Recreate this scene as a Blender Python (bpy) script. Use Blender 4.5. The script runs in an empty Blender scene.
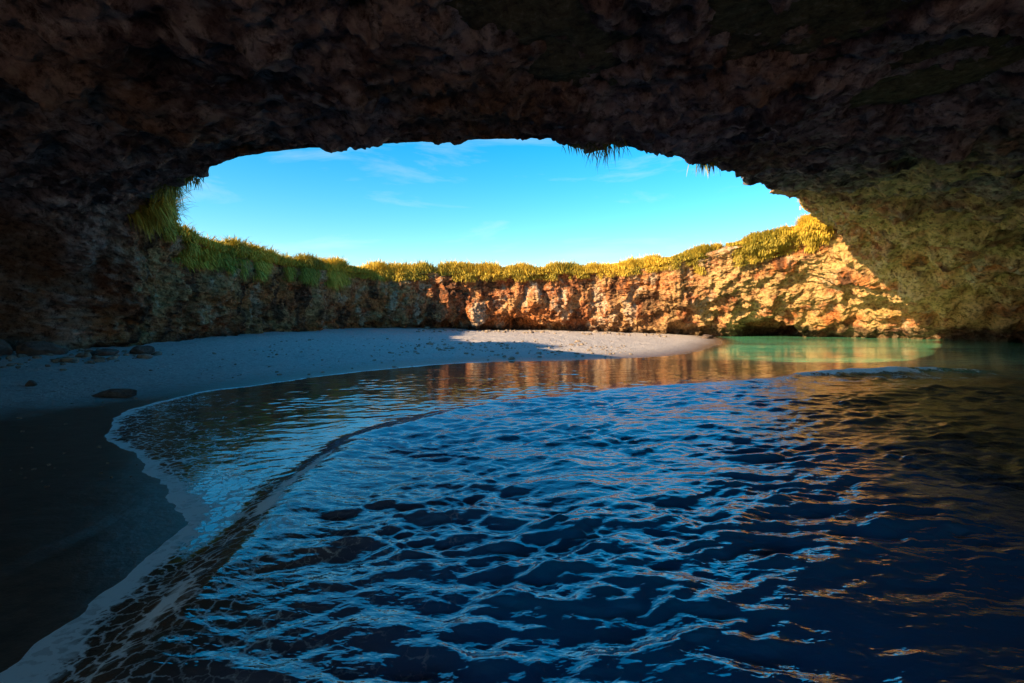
import bpy, math, random
import numpy as np
from mathutils import Vector
random.seed(4); rng=np.random.default_rng(7)
scene=bpy.context.scene
scene.view_settings.view_transform='Standard'
scene.view_settings.look='None'
scene.view_settings.exposure=0

# ------------------------------------------------------------ noise helpers
def _h(ix,iy,iz,seed):
    n=(ix*np.int64(374761393)+iy*np.int64(668265263)+iz*np.int64(2147483647)+np.int64(seed*1274126177))&0xFFFFFFFF
    n=((n^(n>>13))*np.int64(1274126177))&0xFFFFFFFF
    n=((n^(n>>16))*np.int64(668265263))&0xFFFFFFFF
    n=n^(n>>15)
    return (n&0xFFFF).astype(np.float64)/65535.0
def vnoise(x,y,z,seed=0):
    fx,fy,fz=np.floor(x),np.floor(y),np.floor(z)
    ix,iy,iz=fx.astype(np.int64),fy.astype(np.int64),fz.astype(np.int64)
    u,v,w=x-fx,y-fy,z-fz
    u=u*u*u*(u*(u*6-15)+10); v=v*v*v*(v*(v*6-15)+10); w=w*w*w*(w*(w*6-15)+10)
    def H(a,b,c): return _h(ix+a,iy+b,iz+c,seed)
    x00=H(0,0,0)*(1-u)+H(1,0,0)*u; x10=H(0,1,0)*(1-u)+H(1,1,0)*u
    x01=H(0,0,1)*(1-u)+H(1,0,1)*u; x11=H(0,1,1)*(1-u)+H(1,1,1)*u
    return ((x00*(1-v)+x10*v)*(1-w)+(x01*(1-v)+x11*v)*w)*2-1
def rot(x,y,z,k):
    a=0.7+1.3*k; b=0.4+0.9*k
    x,y=x*math.cos(a)-y*math.sin(a), x*math.sin(a)+y*math.cos(a)
    y,z=y*math.cos(b)-z*math.sin(b), y*math.sin(b)+z*math.cos(b)
    return x,y,z
def fbm(x,y,z,oct=4,seed=0,gain=.5):
    s=0;a=1;t=0
    for k in range(oct):
        X,Y,Z=rot(x*2.03**k,y*2.03**k,z*2.03**k,k)
        s=s+a*vnoise(X+17.3*k,Y-9.1*k,Z+4.7*k,seed+k); t+=a; a*=gain
    return s/t
def ridged(x,y,z,oct=4,seed=0,gain=.5):
    s=0;a=1;t=0
    for k in range(oct):
        X,Y,Z=rot(x*2.1**k,y*2.1**k,z*2.1**k,k)
        s=s+a*(1-2*np.abs(vnoise(X+7.3*k,Y-19.1*k,Z+3.7*k,seed+k))); t+=a; a*=gain
    return s/t
def sstep(a,b,x):
    t=np.clip((x-a)/(b-a),0,1); return t*t*(3-2*t)
def polydist(px,py,poly):
    d=np.full(px.shape,1e9)
    for (ax,ay),(bx,by) in zip(poly[:-1],poly[1:]):
        dx,dy=bx-ax,by-ay; L=dx*dx+dy*dy+1e-12
        t=np.clip(((px-ax)*dx+(py-ay)*dy)/L,0,1)
        d=np.minimum(d,np.hypot(px-ax-t*dx,py-ay-t*dy))
    return d
def inside(px,py,poly):
    r=np.zeros(px.shape,bool)
    P=poly+[poly[0]]
    for (ax,ay),(bx,by) in zip(P[:-1],P[1:]):
        c=((ay>py)!=(by>py))
        xi=ax+(py-ay)*(bx-ax)/(by-ay if by!=ay else 1e-9)
        r^=(c&(px<xi))
    return r
def smooth_poly(P,n=3):
    for _ in range(n):
        Q=[P[0]]
        for a,b in zip(P[:-1],P[1:]):
            Q.append((a[0]*.75+b[0]*.25,a[1]*.75+b[1]*.25)); Q.append((a[0]*.25+b[0]*.75,a[1]*.25+b[1]*.75))
        Q.append(P[-1]); P=Q
    return P

def mesh_from(name,co,quads,tris=None,attrs=None,mat=None,smooth=True,color=None):
    me=bpy.data.meshes.new(name)
    co=np.asarray(co,dtype=np.float32)
    nq=0 if quads is None else len(quads); nt=0 if tris is None else len(tris)
    me.vertices.add(len(co)); me.vertices.foreach_set('co',co.ravel())
    loops=[];starts=[]
    if nq: loops.append(np.asarray(quads).ravel()); starts.append(np.arange(nq)*4)
    if nt: loops.append(np.asarray(tris).ravel()); starts.append(nq*4+np.arange(nt)*3)
    loops=np.concatenate(loops).astype(np.int32); starts=np.concatenate(starts).astype(np.int32)
    me.loops.add(len(loops)); me.loops.foreach_set('vertex_index',loops)
    me.polygons.add(len(starts)); me.polygons.foreach_set('loop_start',starts)
    me.update(calc_edges=True)
    me.polygons.foreach_set('use_smooth',np.full(len(me.polygons),smooth))
    for k,v in (attrs or {}).items():
        a=me.attributes.new(k,'FLOAT','POINT'); a.data.foreach_set('value',np.asarray(v,dtype=np.float32).ravel())
    if color is not None:
        a=me.attributes.new('tint','FLOAT_COLOR','POINT')
        c=np.ones((len(co),4),np.float32); c[:,:3]=color.reshape(-1,3); a.data.foreach_set('color',c.ravel())
    ob=bpy.data.objects.new(name,me); scene.collection.objects.link(ob)
    if mat: me.materials.append(mat)
    return ob
def gridquads(n,m,wrap=False):
    i=np.arange(n if wrap else n-1); j=np.arange(m-1)
    I,J=np.meshgrid(i,j,indexing='ij'); I2=(I+1)%n
    return np.stack([I*m+J,I2*m+J,I2*m+J+1,I*m+J+1],-1).reshape(-1,4)

# ------------------------------------------------------------ node helpers
class NT:
    def __init__(s,nt): s.nt=nt
    def n(s,t,ins=None,**kw):
        nd=s.nt.nodes.new(t)
        for k,v in kw.items(): setattr(nd,k,v)
        for k,v in (ins or {}).items():
            sock=nd.inputs[k]
            if isinstance(v,bpy.types.NodeSocket): s.nt.links.new(v,sock)
            else: sock.default_value=v
        return nd
    def noise(s,vec,scale,detail=4,rough=.6,dist=0):
        return s.n('ShaderNodeTexNoise',{'Vector':vec,'Scale':scale,'Detail':detail,'Roughness':rough,'Distortion':dist}).outputs['Fac']
    def rng(s,v,a,b,c=0.,d=1.):
        return s.n('ShaderNodeMapRange',{'Value':v,'From Min':a,'From Max':b,'To Min':c,'To Max':d}).outputs[0]
    def m(s,op,a,b=0.,c=0.):
        return s.n('ShaderNodeMath',{0:a,1:b,2:c},operation=op).outputs[0]
    def mix(s,f,a,b,bt='MIX'):
        nd=s.nt.nodes.new('ShaderNodeMix'); nd.data_type='RGBA'; nd.blend_type=bt
        for i,v in ((0,f),(6,a),(7,b)):
            if isinstance(v,bpy.types.NodeSocket): s.nt.links.new(v,nd.inputs[i])
            else:
                if i and len(v)==3: v=(*v,1)
                nd.inputs[i].default_value=v
        return nd.outputs[2]
    def attr(s,name): return s.n('ShaderNodeAttribute',attribute_name=name).outputs['Fac']
    def tint(s): return s.n('ShaderNodeAttribute',attribute_name='tint').outputs['Color']
    def mapv(s,vec,sc): return s.n('ShaderNodeMapping',{'Vector':vec,'Scale':sc}).outputs[0]
def material(name):
    m=bpy.data.materials.new(name); m.use_nodes=True; nt=m.node_tree
    b=nt.nodes['Principled BSDF']; N=NT(nt)
    co=N.n('ShaderNodeTexCoord').outputs['Object']
    return m,N,b,co

# ------------------------------------------------------------ materials
def rock_mat():
    m,N,b,co=material('cave_rock')
    n=N.noise(co,5.5,7,.76)
    col=N.mix(N.rng(n,.53,.36),N.tint(),(.18,.12,.11),'MULTIPLY')
    col=N.mix(N.m('MULTIPLY',N.rng(n,.56,.72),.45),col,(.84,.64,.46))
    N.nt.links.new(col,b.inputs['Base Color'])
    b.inputs['Roughness'].default_value=.85
    b.inputs['Specular IOR Level'].default_value=.2
    bp=N.n('ShaderNodeBump',{'Height':n,'Strength':1.,'Distance':.40})
    N.nt.links.new(bp.outputs[0],b.inputs['Normal'])
    return m
def sand_mat():
    m,N,b,co=material('sand')
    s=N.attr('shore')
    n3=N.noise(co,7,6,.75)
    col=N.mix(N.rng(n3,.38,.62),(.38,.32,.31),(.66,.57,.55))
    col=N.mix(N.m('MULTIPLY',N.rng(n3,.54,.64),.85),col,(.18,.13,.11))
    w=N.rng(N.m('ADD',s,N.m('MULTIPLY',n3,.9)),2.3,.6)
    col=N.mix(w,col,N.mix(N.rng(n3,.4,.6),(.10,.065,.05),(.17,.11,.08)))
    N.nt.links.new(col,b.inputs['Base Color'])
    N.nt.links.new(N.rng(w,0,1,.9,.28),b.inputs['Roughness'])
    b.inputs['Specular IOR Level'].default_value=.5
    bp=N.n('ShaderNodeBump',{'Height':n3,'Strength':N.rng(w,0,1,1,.14),'Distance':.14})
    N.nt.links.new(bp.outputs[0],b.inputs['Normal'])
    return m
def water_mat():
    m,N,b,co=material('sea_water')
    d=N.attr('depth'); f=N.attr('foam'); calm=N.attr('calm')
    warp=N.n('ShaderNodeTexNoise',{'Vector':co,'Scale':3.5,'Detail':5.,'Roughness':.68})
    wv=N.mix(.22,co,warp.outputs['Color'],'ADD')
    v1=N.n('ShaderNodeTexVoronoi',{'Vector':wv,'Scale':10.},feature='DISTANCE_TO_EDGE').outputs['Distance']
    nn=warp.outputs['Fac']
    lace=N.m('ADD',N.rng(v1,.15,.01,0,.65),N.rng(nn,.45,.66,0,.6))
    fm=N.rng(N.m('ADD',N.m('MULTIPLY',f,lace),N.rng(f,.74,1.,0,.6)),.24,.74)
    col=N.mix(fm,N.tint(),(.94,.94,.95))
    N.nt.links.new(col,b.inputs['Base Color'])
    N.nt.links.new(N.rng(fm,0,1,.025,.7),b.inputs['Roughness'])
    b.inputs['IOR'].default_value=2.35
    b.inputs['Specular Tint'].default_value=(.84,.95,1,1)
    r1=N.noise(N.mapv(co,(1,1.6,1)),11,2,.5,.3)
    bp=N.n('ShaderNodeBump',{'Height':r1,'Strength':N.rng(calm,0,1.,.4,.08),'Distance':.022})
    N.nt.links.new(bp.outputs[0],b.inputs['Normal'])
    return m
def grass_mat():
    m,N,b,co=material('grass')
    N.nt.links.new(N.tint(),b.inputs['Base Color'])
    b.inputs['Roughness'].default_value=.6
    b.inputs['Specular IOR Level'].default_value=.2
    return m
def stone_mat(name,c1,c2):
    m,N,b,co=material(name)
    n=N.noise(co,6,7,.75)
    N.nt.links.new(N.mix(N.rng(n,.35,.65),c1,c2),b.inputs['Base Color'])
    b.inputs['Roughness'].default_value=.85
    bp=N.n('ShaderNodeBump',{'Height':n,'Strength':1.,'Distance':.09})
    N.nt.links.new(bp.outputs[0],b.inputs['Normal'])
    return m
M_rock=rock_mat(); M_sand=sand_mat(); M_water=water_mat(); M_grass=grass_mat()
M_stone=stone_mat('boulder_rock',(.05,.03,.025),(.20,.13,.10))
M_peb=stone_mat('pebble_rock',(.14,.09,.07),(.42,.32,.24))

# ------------------------------------------------------------ cave shell
CX,CY=0.,20.
LIP=[(-10.4,15.2,5.0,.3),(-7.9,12.6,4.9,.35),(-6.0,11.1,4.9,.4),(-4.45,10.5,4.9,.5),(-3.2,10.3,4.9,.5),(-1.8,9.9,4.85,.5),(-.6,9.8,4.85,.5),(.62,9.7,4.85,.5),
     (1.74,10.1,4.9,.5),(2.86,10.6,4.9,.5),(4.4,12.0,5.05,.5),(7.0,15.6,5.6,.4),(10.3,20.6,6.4,.3),(14.6,25.8,7.0,.3),(18.0,29.2,7.1,.4),
     (17.2,31.2,6.5,.4),(14.2,32.2,5.7,.4),(10.8,33.6,4.95,.4),(5.8,34.6,4.35,.4),(0,34,4.2,.4),(-5,33.2,4.15,.4),(-8.8,32.2,4.1,.3),(-10.8,28.4,4.1,.25),(-12.0,22.8,4.1,.25),(-11.7,18,4.35,.3)]
FOOT=[(-12.0,17.5,-.4,1,2.2,14),(-13.2,15.2,-.4,.6,1.5,14),(-16,12,-.4,.2,1.2,14),(-18,5,-.4,0,1,10),(-15.5,-2,1.0,0,1,5),(-11.5,-4.5,4.0,0,1,3),(-6,-5.5,4.3,0,1,2.5),(0,-6,4.35,0,1,2.5),(7,-6,4.3,0,1,2.5),(14,-6,3.8,0,1,3),  # raised feet behind the camera: unseen mouth, widened to let fill light in
      (24,-2,-.6,0,1,8),(31,6,-.6,.2,1,12),(34,15,-.6,.4,1,14),(32.5,24,-.6,.9,1.,14),(29,30,-.6,1,1,14),(24,34.5,-.6,1,1.2,14),(18.5,36.4,-.6,1,1.6,14),(11.6,36.6,-.6,1,2.2,14),(5.8,36.6,-.6,1,2.6,14),(0,35.8,-.6,1,2.6,14),(-5.4,35,-.5,1,2.6,14),(-9.6,33.4,-.5,1,2.4,14),(-11.8,28.6,-.5,1,2.2,14),(-13,22.8,-.5,1,2.2,14)]
def per(tab,az):
    a=np.array([math.atan2(p[1]-CY,p[0]-CX) for p in tab])%(2*math.pi)
    r=np.array([math.hypot(p[0]-CX,p[1]-CY) for p in tab])
    cols=[r]+[np.array([p[k] for p in tab],float) for k in range(2,len(tab[0]))]
    o=np.argsort(a)
    return [np.interp(az%(2*math.pi),a[o],c[o],period=2*math.pi) for c in cols]
t=np.linspace(0,2*math.pi,20001)
dens=1+1.6*np.exp(-((((t-1.5*math.pi+math.pi)%(2*math.pi)-math.pi))/.75)**2)+.7*np.exp(-(((t-.45*math.pi)/1.2)**2))
cum=np.concatenate([[0],np.cumsum((dens[1:]+dens[:-1])*.5)]); cum/=cum[-1]
NA=1600
az=np.interp(np.arange(NA)/NA,cum,t)
def circ_smooth(v,k):
    u=np.linspace(0,2*math.pi,2000,endpoint=False); x=np.interp(u,az,v,period=2*math.pi)
    ker=np.hanning(k+2)[1:-1]; ker/=ker.sum()
    x=np.convolve(np.concatenate([x[-k:],x,x[:k]]),ker,'same')[k:-k]
    return np.interp(az,u,x,period=2*math.pi)
rl,zl,th=per(LIP,az); rf,zf,ww,pp,ot=per(FOOT,az)
rl=circ_smooth(rl,21); rf=circ_smooth(rf,61); zf=circ_smooth(zf,61); zl=circ_smooth(zl,31); ww=circ_smooth(ww,61); pp=circ_smooth(pp,61); ot=circ_smooth(ot,81)
rf=np.maximum(rf,rl+.4)
ro=rf+ot
NV1,NV2,NV3=430,90,20
u=np.linspace(1,0,NV1)
U=u[None,:]; P=lambda a:a[:,None]
ph=U*math.pi/2
rr=P(rl)+(P(rf)-P(rl))*((1-P(ww))*np.sin(ph)+P(ww)*U**P(pp))
zz=P(zf)+(P(zl)-P(zf))*((1-P(ww))*np.cos(ph)+P(ww)*(1-U))
azg=np.degrees(az); azg=(azg+180)%360-180
hol=3.6*np.exp(-((P(azg)-41.5)/2.8)**4)*sstep(1.35,.9,zz+.04*(P(azg)-41.5)**2)
und=1.2*np.exp(-((P(azg)-92)/17)**4)*sstep(1.1,.6,zz+.25*fbm(P(azg)*.25+0*zz,zz*0,zz*0,2,3))
rr=rr+hol+und
k=np.linspace(0,1,NV2+1)[1:]; K=k[None,:]
rt=P(rl)+(P(ro)-P(rl))*K**2.2
zt=P(zl)+P(th)*(1-np.exp(-K*14))
q=np.linspace(0,1,NV3+1)[1:][None,:]
r3=P(ro)+q*1.5; z3=(P(zl)+P(th))*(1-q)+(P(zf)-.3)*q
R=np.concatenate([rr,rt,r3],1); Zg=np.concatenate([zz,zt,z3],1)
Xg=CX+R*np.cos(P(az)); Yg=CY+R*np.sin(P(az))
def normals(X,Y,Z):
    def dA(a): return np.roll(a,-1,0)-np.roll(a,1,0)
    def dB(a): return np.gradient(a,axis=1)
    ax,ay,az_=dA(X),dA(Y),dA(Z); bx,by,bz=dB(X),dB(Y),dB(Z)
    nx,ny,nz=ay*bz-az_*by, az_*bx-ax*bz, ax*by-ay*bx
    l=np.sqrt(nx*nx+ny*ny+nz*nz)+1e-9
    return nx/l,ny/l,nz/l
nx,ny,nz=normals(Xg,Yg,Zg)
NV=R.shape[1]
v=np.arange(NV)[None,:]
lipw=np.exp(-((v-NV1)/45.)**2)
big=fbm(Xg*.28,Yg*.28,Zg*.34,3,11)
rid=ridged(Xg*.75,Yg*.75,Zg*.95,4,23,.55)
det=fbm(Xg*3.2,Yg*3.2,Zg*3.6,3,41,.6)
ver=ridged(Xg*.8,Yg*.8,Zg*.22,3,61)
inner=(v<NV1)*1.0
D=big*.85*(1-.75*lipw)+rid*.42*(1-.45*lipw)+det*.15+ver*.46*P(ww)*inner*(1-.6*lipw)
D=D*np.where(v<NV1,1,.35)
Xd=Xg+nx*D; Yd=Yg+ny*D; Zd=Zg+nz*D*np.where(v>NV1+NV2,0.3,1)
D2=ridged(Xd*2.6,Yd*2.6,Zd*3.6,3,77,.6)*.10
nx,ny,nz=normals(Xd,Yd,Zd)
Xd+=nx*D2*inner; Yd+=ny*D2*inner; Zd+=nz*D2*inner
def lerp(a,b,t):
    a=np.asarray(a,float); b=np.asarray(b,float)
    return a+(b-a)*t[...,None]
mid=fbm(Xd*1.1,Yd*1.1,Zd*1.1,4,101,.6); lay=fbm(Xd*.25,Yd*.25,Zd*1.6+.4*mid,3,111,.6)
stk=fbm(Xd*1.1,Yd*1.1,Zd*.35,4,121,.65); bgc=fbm(Xd*.3,Yd*.3,Zd*.3,3,131)
fin=fbm(Xd*5,Yd*5,Zd*6,2,141)
one=np.ones_like(mid)
C=lerp(np.array([.58,.20,.08]),np.array([.84,.45,.19]),sstep(-.3,.3,mid))
C=lerp(C,(.80,.27,.08),.85*sstep(0,.35,lay))
C=lerp(C,(.92,.70,.48),.75*sstep(.14,.40,stk+.25*fin))
C=lerp(C,(.15,.07,.04),.9*sstep(.12,.36,-stk+.2*fin))
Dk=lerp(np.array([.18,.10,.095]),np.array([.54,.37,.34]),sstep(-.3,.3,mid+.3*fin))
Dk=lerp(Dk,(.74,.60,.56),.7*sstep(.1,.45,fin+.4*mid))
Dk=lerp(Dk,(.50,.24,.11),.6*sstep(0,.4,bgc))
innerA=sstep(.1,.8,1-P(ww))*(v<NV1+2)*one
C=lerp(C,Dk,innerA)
C=lerp(C,(.97,.60,.24),sstep(8,14,Xd)*sstep(-.3,.15,fbm(Xd*.9,Yd*.9,Zd*.9,3,161)+.3*fin)*.85)  # gold of the sunlit right side, put into the rock colour
al=sstep(15,22,Xd)*sstep(.15,.45,fbm(Xd*.7,Yd*.7,Zd*.7,3,151)+.2*fin)
C=lerp(C,(.56,.42,.08),al*.3)
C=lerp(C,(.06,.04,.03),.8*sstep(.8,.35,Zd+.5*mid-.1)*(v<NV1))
C=lerp(C,(.20,.15,.07),sstep(NV1+3,NV1+12,v)*one)
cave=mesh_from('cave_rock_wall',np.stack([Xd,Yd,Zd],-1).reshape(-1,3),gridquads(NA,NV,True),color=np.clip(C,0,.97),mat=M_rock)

# ------------------------------------------------------------ shore & fronts
SH=[(60,-5),(30,-6),(12,-5.5),(4,-5),(-.5,-4.2),(-2.0,-2.2),(-2.05,1),(-2.13,2.22),(-2.2,2.5),(-2.27,2.97),(-2.3,3.4),(-2.37,3.88),(-2.7,4.29),(-3.4,4.93),(-4.3,5.8),(-5.3,6.77),(-6.0,7.9),(-6.4,9),(-6.3,10.5),(-5.7,11.5),(-4.8,13.4),(-3.6,15.0),(-2.2,16.4),(-.4,17.2),(1.5,17.4),(4.4,18.4),(7.2,20.4),(10.2,25.6),(13.0,31),(15,40)]  # first points: unseen sand behind the camera, added to bounce sunlight onto the ceiling
SH=smooth_poly(SH,2)
LAND=SH+[(15,90),(-90,90),(-90,-90),(60,-90)]
FR=smooth_poly([(-1.7,-3),(-1.75,1.5),(-1.85,2.5),(-2.0,3.3),(-2.0,4.6),(-2.15,5.8),(-1.8,7.06),(-1.0,8.27),(.9,9.75),(2.7,10.8),(5.35,12),(8.3,13.3),(11,13.7),(16,13.6),(22,12)],2)
FRP=FR+[(40,12),(40,-40),(-1.7,-40)]
def shore_s(x,y):
    d=polydist(x,y,SH)
    wob=.18*fbm(x*1.1,y*1.1,x*0,5,5,.55)
    return np.where(inside(x,y,LAND),d,-d)+wob
def sand_h(x,y,s):
    z=np.where(s>0,.62*(1-np.exp(-np.maximum(s,0)*.105)),np.maximum(.13*s,-1.5))
    dry=sstep(1.2,3,s)
    z=z+dry*(.07*fbm(x*1.1,y*1.1,x*0,4,31)+.035*fbm(x*4,y*4,x*0,3,32))*sstep(5,9,y)+.004*fbm(x*3,y*3,x*0,2,3)*(s>0)
    z=z+.17*sstep(7.5,10,np.hypot(x,(y-20)*.62)-1.5)*(x<-3)*(y>0)*sstep(0,4,s)
    return z
def axis(segs):
    out=[]
    for a,b,s in segs: out.append(np.arange(a,b-1e-9,s))
    out.append([segs[-1][1]]); return np.concatenate(out)
gx=axis([(-1500,-60,120),(-60,-20,4),(-20,-9,.16),(-9,6,.06),(6,16,.14),(16,60,2),(60,1500,120)])
gy=axis([(-1500,-40,120),(-40,-4,2),(-4,1.5,.25),(1.5,9,.05),(9,20,.1),(20,37,.16),(37,60,2),(60,1500,120)])
Xs,Ys=np.meshgrid(gx,gy,indexing='ij')
s=shore_s(Xs,Ys); far=np.hypot(Xs,Ys-15)>70
s=np.where(far,-20,s)
Zs=sand_h(Xs,Ys,s)
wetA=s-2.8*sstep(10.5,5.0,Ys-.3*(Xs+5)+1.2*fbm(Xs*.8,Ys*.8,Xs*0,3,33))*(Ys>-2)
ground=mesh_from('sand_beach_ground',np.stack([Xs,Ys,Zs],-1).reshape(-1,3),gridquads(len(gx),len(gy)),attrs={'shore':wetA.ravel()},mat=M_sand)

# ------------------------------------------------------------ water
gx=axis([(-1500,-60,120),(-60,-12,4),(-12,-5,.12),(-5,5,.024),(5,12,.04),(12,36,.11),(36,60,3),(60,1500,120)])
gy=axis([(-1500,-40,120),(-40,-3,1.2),(-3,1.6,.15),(1.6,6,.02),(6,11,.032),(11,20,.055),(20,40,.15),(40,60,3),(60,1500,120)])
Xw,Yw=np.meshgrid(gx,gy,indexing='ij')
s=shore_s(Xw,Yw); dep=-s
dF=polydist(Xw,Yw,FR); sea=inside(Xw,Yw,FRP)
sF=np.where(sea,dF,-dF)+.22*fbm(Xw*.8,Yw*.8,Xw*0,4,15)
amp=sstep(-.1,1.2,sF)*.82+.18
amp*=sstep(0,.8,dep)
Z0=0*Xw
wx=Xw+.25*fbm(Xw*.8,Yw*.8,Z0,3,50); wy=Yw+.25*fbm(Xw*.8,Yw*.8,Z0+5,3,51)
wr=np.random.default_rng(33)
h=np.zeros_like(Xw); NWV=68
dist=np.hypot(Xw,Yw)
for i in range(NWV):
    lam=.075*(.95/.075)**(i/(NWV-1))*wr.uniform(.9,1.1)
    th_=math.radians(104)+wr.normal(0,math.radians(30))
    kx,ky=2*math.pi/lam*math.cos(th_),2*math.pi/lam*math.sin(th_)
    sl_=.034 if lam<.25 else .034*(.25/lam)**.75
    a=sl_*lam/(2*math.pi)
    pz=kx*wx+ky*wy+wr.uniform(0,6.28)
    c=np.cos(pz)
    h+=a*np.clip(1.5-dist*.011/lam,0,1)*(c+.4*c*c*np.sign(c)+.12*np.cos(2*pz))
grp=fbm(Xw*.8,Yw*.8,Z0,3,70)
h*=.55+1.05*sstep(-.35,.4,grp)
h+=.03*fbm(Xw*.35,Yw*.6,Z0,2,60)
h*=1-.1*sstep(12,22,Yw)
crest=np.exp(-((Xw-9.6)/2.6)**4)*(Yw>10)*(.85+.4*fbm(Xw*1.1,Yw*.3,Z0,3,71))
ridgeA=.06+.15*crest
ridge=ridgeA*np.where(sF>0,np.exp(-(sF/.4)**2),np.exp(-(sF/.16)**2))
step=.05*sstep(-.1,.25,sF)
sw=.03*np.exp(-(((sF-2.6)/.35)**2))*sstep(0,2,dep)+.035*np.exp(-(((sF-5.2)/.5)**2))
inbox=np.exp(-(np.maximum(np.hypot(Xw,Yw-15)-60,0)/20)**2)
Zw=(h*amp+ridge+step+sw)*sstep(0,.6,dep)*inbox+.004
nC=fbm(Xw*.7,Yw*.7,Z0,3,88)
turq=sstep(12,18,Yw+.3*Xw-2+1.8*fbm(Xw*.4,Yw*.4,Z0,3,80))*sstep(6,9.5,Xw)*.95*sstep(0,1.2,dep)*(.5+.5*sstep(-.3,.25,fbm(Xw*.25,Yw*.9,Z0,4,81)))  # sunlit look of the shallows, put by position into the water colour
Cw=lerp(np.array([.12,.08,.055]),np.array([.0,.15,.40]),sstep(.3,2.6,dep+.6*nC)*sstep(-1.5,.5,sF))
Cw=lerp(Cw,(.03,.028,.02),.95*sstep(.3,3.6,Xw-.36*Yw+nC)*sstep(1,2,dep)*(Yw<16))  # brown-dark look of the reflecting right foreground, put into the body colour
Cw=lerp(Cw,(.14,.56,.32),turq)
wid=.12+.10*nC+.16*np.exp(-((Yw-2.2)/.9)**2)
foam=1.0*np.exp(-(np.maximum(dep,0)/wid)**2)*(Yw<17)+.5*np.exp(-(np.maximum(dep,0)/.1)**2)*(Yw>=17)
foam=np.maximum(foam,.80*np.exp(-np.maximum(dep,0)/1.8)*sstep(12,9,Yw))
foam=np.maximum(foam,.98*np.exp(-(sF/.14)**2)*sstep(-.25,.35,fbm(Xw*1.6,Yw*1.6,Z0,3,90)+.18))
fn=fbm(Xw*2.6,Yw*2.6,Z0,4,91)
foam=np.maximum(foam,1.6*np.exp(-((Xw-9.4)/2.9)**4)*(Yw>11)*np.exp(-((sF-.16)/.34)**2)*(.80+.9*fn))
foam=np.maximum(foam,.8*np.exp(-((Xw-8.0)/4.4)**4)*(Yw>10)*np.exp(-((sF-1.0)/.7)**2)*sstep(-.2,.3,fn))
foam=np.maximum(foam,.5*sstep(.1,.5,fbm(Xw*.7,Yw*.7,Z0,3,95))*sstep(0,.3,sF)*sstep(2.2,.6,sF)*(Yw<14))
foam*=(np.hypot(Xw,Yw-15)<60)
calm=sstep(.6,-.3,sF)*(Yw<24)
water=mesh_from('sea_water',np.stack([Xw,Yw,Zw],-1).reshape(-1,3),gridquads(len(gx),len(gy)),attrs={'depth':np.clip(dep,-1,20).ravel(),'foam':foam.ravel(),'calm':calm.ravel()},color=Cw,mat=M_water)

# ------------------------------------------------------------ grass
def blades(pos,n_per,L,Wd,spread,up,droop,tone,outdir=None):
    N=len(pos); idx=np.repeat(np.arange(N),n_per); B=len(idx)
    p=pos[idx]+np.stack([rng.normal(0,.08,B),rng.normal(0,.08,B),rng.normal(0,.02,B)],-1)
    a=rng.uniform(0,2*math.pi,B); l=rng.uniform(.15,1,B)*spread
    ln=L[idx]*rng.uniform(.55,1.15,B)
    hx,hy=np.cos(a)*l,np.sin(a)*l
    if outdir is not None: hx+=outdir[idx,0]; hy+=outdir[idx,1]
    w=Wd*rng.uniform(.6,1.3,B); t=tone[idx]+rng.normal(0,.13,B)
    px,py=-np.sin(a),np.cos(a)
    V=[];T=[]
    dr=droop*rng.uniform(.5,1.4,B)
    for s_,wf in ((0,.8),(.4,1.),(.75,.7),(1,0)):
        c=np.stack([p[:,0]+hx*ln*s_,p[:,1]+hy*ln*s_,p[:,2]+ln*(up*s_-dr*s_*s_)],-1)
        o=np.stack([px*w*wf,py*w*wf,0*w],-1)
        if wf>0: V+= [c-o,c+o]; T+=[np.full(B,s_)]*2
        else: V+=[c]; T+=[np.full(B,s_)]
    V=np.stack(V,1); T=np.stack(T,1)
    base=np.arange(B)*7
    q=np.concatenate([np.stack([base,base+1,base+3,base+2],-1),np.stack([base+2,base+3,base+5,base+4],-1)])
    tr=np.stack([base+4,base+5,base+6],-1)
    return V.reshape(-1,3),q,tr,np.repeat(np.clip(t,0,1),7),T.reshape(-1)
GX=np.stack([Xd,Yd,Zd],-1)
azd=np.degrees(az)%360
def pick(a0,a1,v0,v1,n,pw=1,clump=.0):
    ii=np.where((azd>=a0)&(azd<=a1))[0]
    A=rng.uniform(a0,a1,n); i=ii[np.clip(np.searchsorted(azd[ii],A),0,len(ii)-1)]
    j=(v0+(v1-v0)*rng.uniform(0,1,n)**pw).astype(int)
    P_=GX[i,j]
    keep=fbm(P_[:,0]*.9,P_[:,1]*.9,P_[:,2]*0,3,171)>clump
    i=i[keep]; P_=P_[keep]
    c=-np.stack([np.cos(az[i]),np.sin(az[i])],-1)
    return P_,c
parts=[]
def toneat(P_,b): return np.clip(b+.55*fbm(P_[:,0]*.6,P_[:,1]*.6,P_[:,2]*0,2,9),0,1)
def lenat(P_,a,b): 
    return (a+(b-a)*sstep(-.35,.45,fbm(P_[:,0]*1.0,P_[:,1]*1.0,P_[:,2]*0,3,19)))*rng.uniform(.75,1.2,len(P_))
P_,c=pick(45,140,NV1-2,NV1+30,5200,1.3,-.35); parts.append(blades(P_,13,lenat(P_,.35,1.0),.02,.6,.9,.45,toneat(P_,.84)))
P_,c=pick(25,140,NV1-30,NV1+2,2900,.8,-.16);   parts.append(blades(P_,13,lenat(P_,.25,.6),.018,.5,.35,.6,toneat(P_,.76),c*.35))
P_,c=pick(22,50,NV1-2,NV1+30,5000,1.3,-.3);  parts.append(blades(P_,15,lenat(P_,.4,1.),.02,.6,.85,.5,toneat(P_,.80)))
P_,c=pick(28,48,NV1-80,NV1,1900,.8,0.0);     parts.append(blades(P_,12,lenat(P_,.25,.5),.018,.4,.35,.8,toneat(P_,.75),c*.35))
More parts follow.
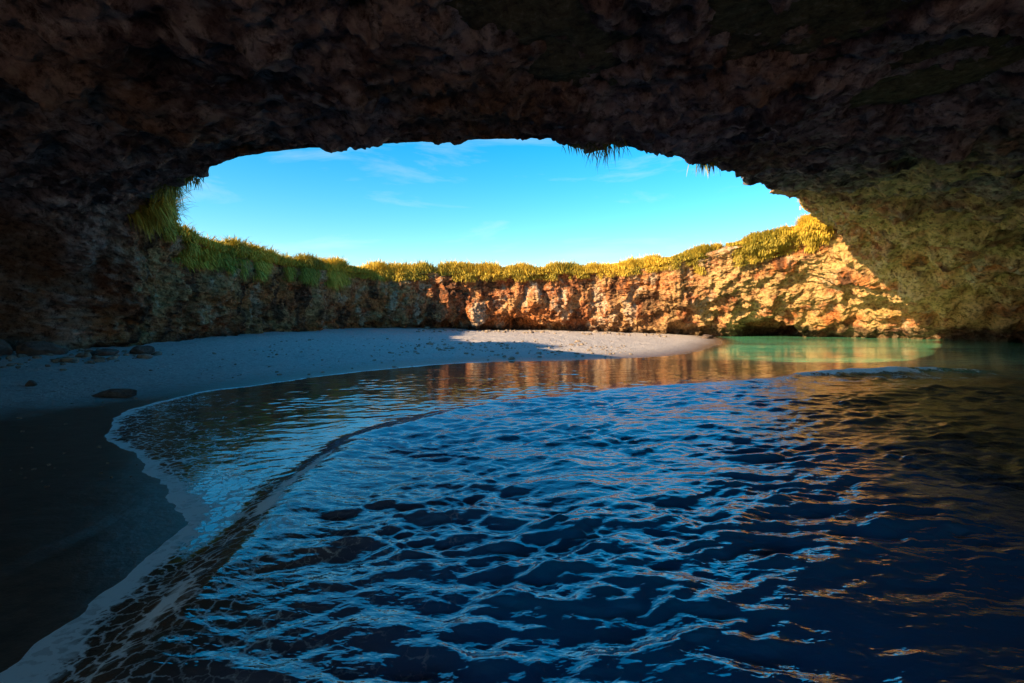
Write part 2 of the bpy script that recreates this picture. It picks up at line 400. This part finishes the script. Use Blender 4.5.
P_,c=pick(138,210,NV1-2,NV1+30,3600,1.3,-.3);parts.append(blades(P_,17,lenat(P_,.4,1.1),.018,.75,.95,.7,toneat(P_,.85)))  # left rim: tone raised to carry sunlit gold in the colour
P_,c=pick(132,203,NV1-70,NV1,2400,.7,-.05);    parts.append(blades(P_,14,lenat(P_,.3,.75),.016,.4,.35,.9,toneat(P_,.66),c*.4))
def tufts(x0,n,L,r=.25):
    i=[];tgt=rng.normal(x0,r,n)
    near=np.where((azd>205)&(azd<330))[0]
    for x in tgt: i.append(near[np.argmin(np.abs(GX[near,NV1-2,0]-x))])
    i=np.array(i); P_=GX[i,NV1-3]+rng.normal(0,.03,(n,3))
    parts.append(blades(P_,14,np.full(n,L),.012,.8,.0,.8,np.full(n,.15)))
tufts(1.7,6,.48,.2); tufts(1.0,2,.24,.1); tufts(4.4,4,.42,.25); tufts(-9.0,10,.6,.4); tufts(-7.4,4,.4,.25)
V=[];Q=[];T=[];A1=[];A2=[];off=0
for a,b,c_,d,e in parts:
    V.append(a);Q.append(b+off);T.append(c_+off);A1.append(d);A2.append(e);off+=len(a)
tn=np.concatenate(A1); tp=np.concatenate(A2)
Cg=lerp(np.array([.04,.085,.015]),np.array([.28,.22,.03]),np.clip(tn/.55,0,1))
Cg=lerp(Cg,(.74,.49,.06),np.clip((tn-.5)/.5,0,1)); Cg=lerp(Cg,(.74,.53,.09),.5*tp**2)  # straw yellow, plus the gold of sunlit tips put into the blade colour
grass=mesh_from('grass',np.concatenate(V),np.concatenate(Q),np.concatenate(T),color=Cg,mat=M_grass,smooth=False)

# ------------------------------------------------------------ stones
import bmesh
def ico(n):
    _b=bmesh.new(); bmesh.ops.create_icosphere(_b,subdivisions=n,radius=1)
    a=np.array([v_.co[:] for v_ in _b.verts]); f=np.array([[v_.index for v_ in f.verts] for f in _b.faces]); _b.free(); return a,f
ICO,ICF=ico(4); ICO2,ICF2=ico(2)
def stone(ic,size,seed):
    p=ic.copy(); r=np.random.default_rng(seed)
    for _ in range(14):
        n=r.normal(size=3); n/=np.linalg.norm(n); d=r.uniform(.5,.85)
        e=np.maximum(p@n-d,0); p-=e[:,None]*n*.95
    o=seed*13.7
    p*=(1+.10*fbm(p[:,0]*2+o,p[:,1]*2,p[:,2]*2,3,seed)+.05*ridged(p[:,0]*4+o,p[:,1]*4,p[:,2]*4,2,seed))[:,None]
    return p*np.array(size)
def gz(x,y):
    X=np.array([x],float);Y=np.array([y],float); return float(sand_h(X,Y,shore_s(X,Y))[0])
def yaw(p,a):
    c,s_=math.cos(a),math.sin(a); return np.stack([p[:,0]*c-p[:,1]*s_,p[:,0]*s_+p[:,1]*c,p[:,2]],-1)
k_=1
for (x,y,sx,sy,sz) in [(-7.35,9.5,.42,.2,.12),(-9.0,9.6,.13,.1,.08),(-12.6,13.6,.6,.4,.3),(-11.3,14.2,.45,.35,.25),(-13.6,13.2,.7,.5,.4),(-10.9,15.2,.4,.3,.2),(-12.4,12.2,.28,.2,.12),(12.4,32.6,.5,.4,.3)]:
    p=yaw(stone(ICO,(sx,sy,sz),k_+20),(k_*1.3) if k_>1 else .15)+np.array([x,y,gz(x,y)+sz*.25])
    mesh_from('boulder',p,None,ICF,mat=M_stone); k_+=1
V=[];F=[];off=0
def addp(x,y,r):
    global off
    p=yaw(stone(ICO2,(r,r*random.uniform(.6,1),r*random.uniform(.4,.7)),random.randint(1,60)),random.uniform(0,6))+np.array([x,y,gz(x,y)+r*.15])
    V.append(p);F.append(ICF2+off);off+=len(p)
for _ in range(300): addp(random.uniform(-4.5,5),random.gauss(21.2,1.8),abs(random.gauss(0,.05))+.02)
for _ in range(160): addp(random.uniform(-10,-3),random.uniform(12,26),abs(random.gauss(0,.03))+.014)
for _ in range(120): addp(random.uniform(-14,-10),random.uniform(11,15.5),abs(random.gauss(0,.07))+.03)
for _ in range(45): addp(random.uniform(-8,-4.5),random.uniform(5.4,10),abs(random.gauss(0,.014))+.008)
for _ in range(26): addp(random.gauss(-4.6,.5),random.gauss(5.0,.35),abs(random.gauss(0,.012))+.008)
for _ in range(90): addp(random.uniform(-6,10),random.uniform(31,34.5),abs(random.gauss(0,.1))+.05)
mesh_from('pebbles',np.concatenate(V),None,np.concatenate(F),mat=M_peb)

# ------------------------------------------------------------ light
EL,AZ=math.radians(21.5),math.radians(57)
trav=Vector((math.sin(AZ)*math.cos(EL),math.cos(AZ)*math.cos(EL),-math.sin(EL)))
sl=bpy.data.lights.new('sun','SUN'); sl.energy=13; sl.angle=math.radians(.5); sl.color=(1,.76,.42)
so=bpy.data.objects.new('sun',sl); scene.collection.objects.link(so); so.rotation_euler=trav.to_track_quat('-Z','Y').to_euler()
w=bpy.data.worlds.new('World'); scene.world=w; w.use_nodes=True
N=NT(w.node_tree); bg=w.node_tree.nodes['Background']
sky=N.n('ShaderNodeTexSky',sky_type='NISHITA',sun_disc=False,sun_elevation=EL,sun_rotation=math.atan2(-trav.x,-trav.y)%(2*math.pi))
sky.ozone_density=2.5; sky.air_density=1.0; sky.dust_density=.3
hs=N.n('ShaderNodeHueSaturation',{'Hue':.487,'Saturation':1.5,'Value':1.8,'Color':sky.outputs[0]}).outputs[0]
tc=N.n('ShaderNodeTexCoord').outputs['Generated']
cl=N.noise(N.mapv(tc,(1.8,1.8,8)),2.2,7,.6,.5)
f=N.m('MULTIPLY',N.rng(cl,.54,.82),.32)
colr=N.mix(f,hs,(7,7.3,7.6))
w.node_tree.links.new(colr,bg.inputs['Color']); bg.inputs['Strength'].default_value=.15

# ------------------------------------------------------------ camera
cd=bpy.data.cameras.new('camera'); cam=bpy.data.objects.new('camera',cd); scene.collection.objects.link(cam)
cam.location=(0,0,1.6); cam.rotation_euler=(math.radians(90),0,0); cd.lens=18; cd.sensor_width=36
cd.shift_y=-27.5/1024; cd.clip_end=4000; cd.clip_start=.05
scene.camera=cam
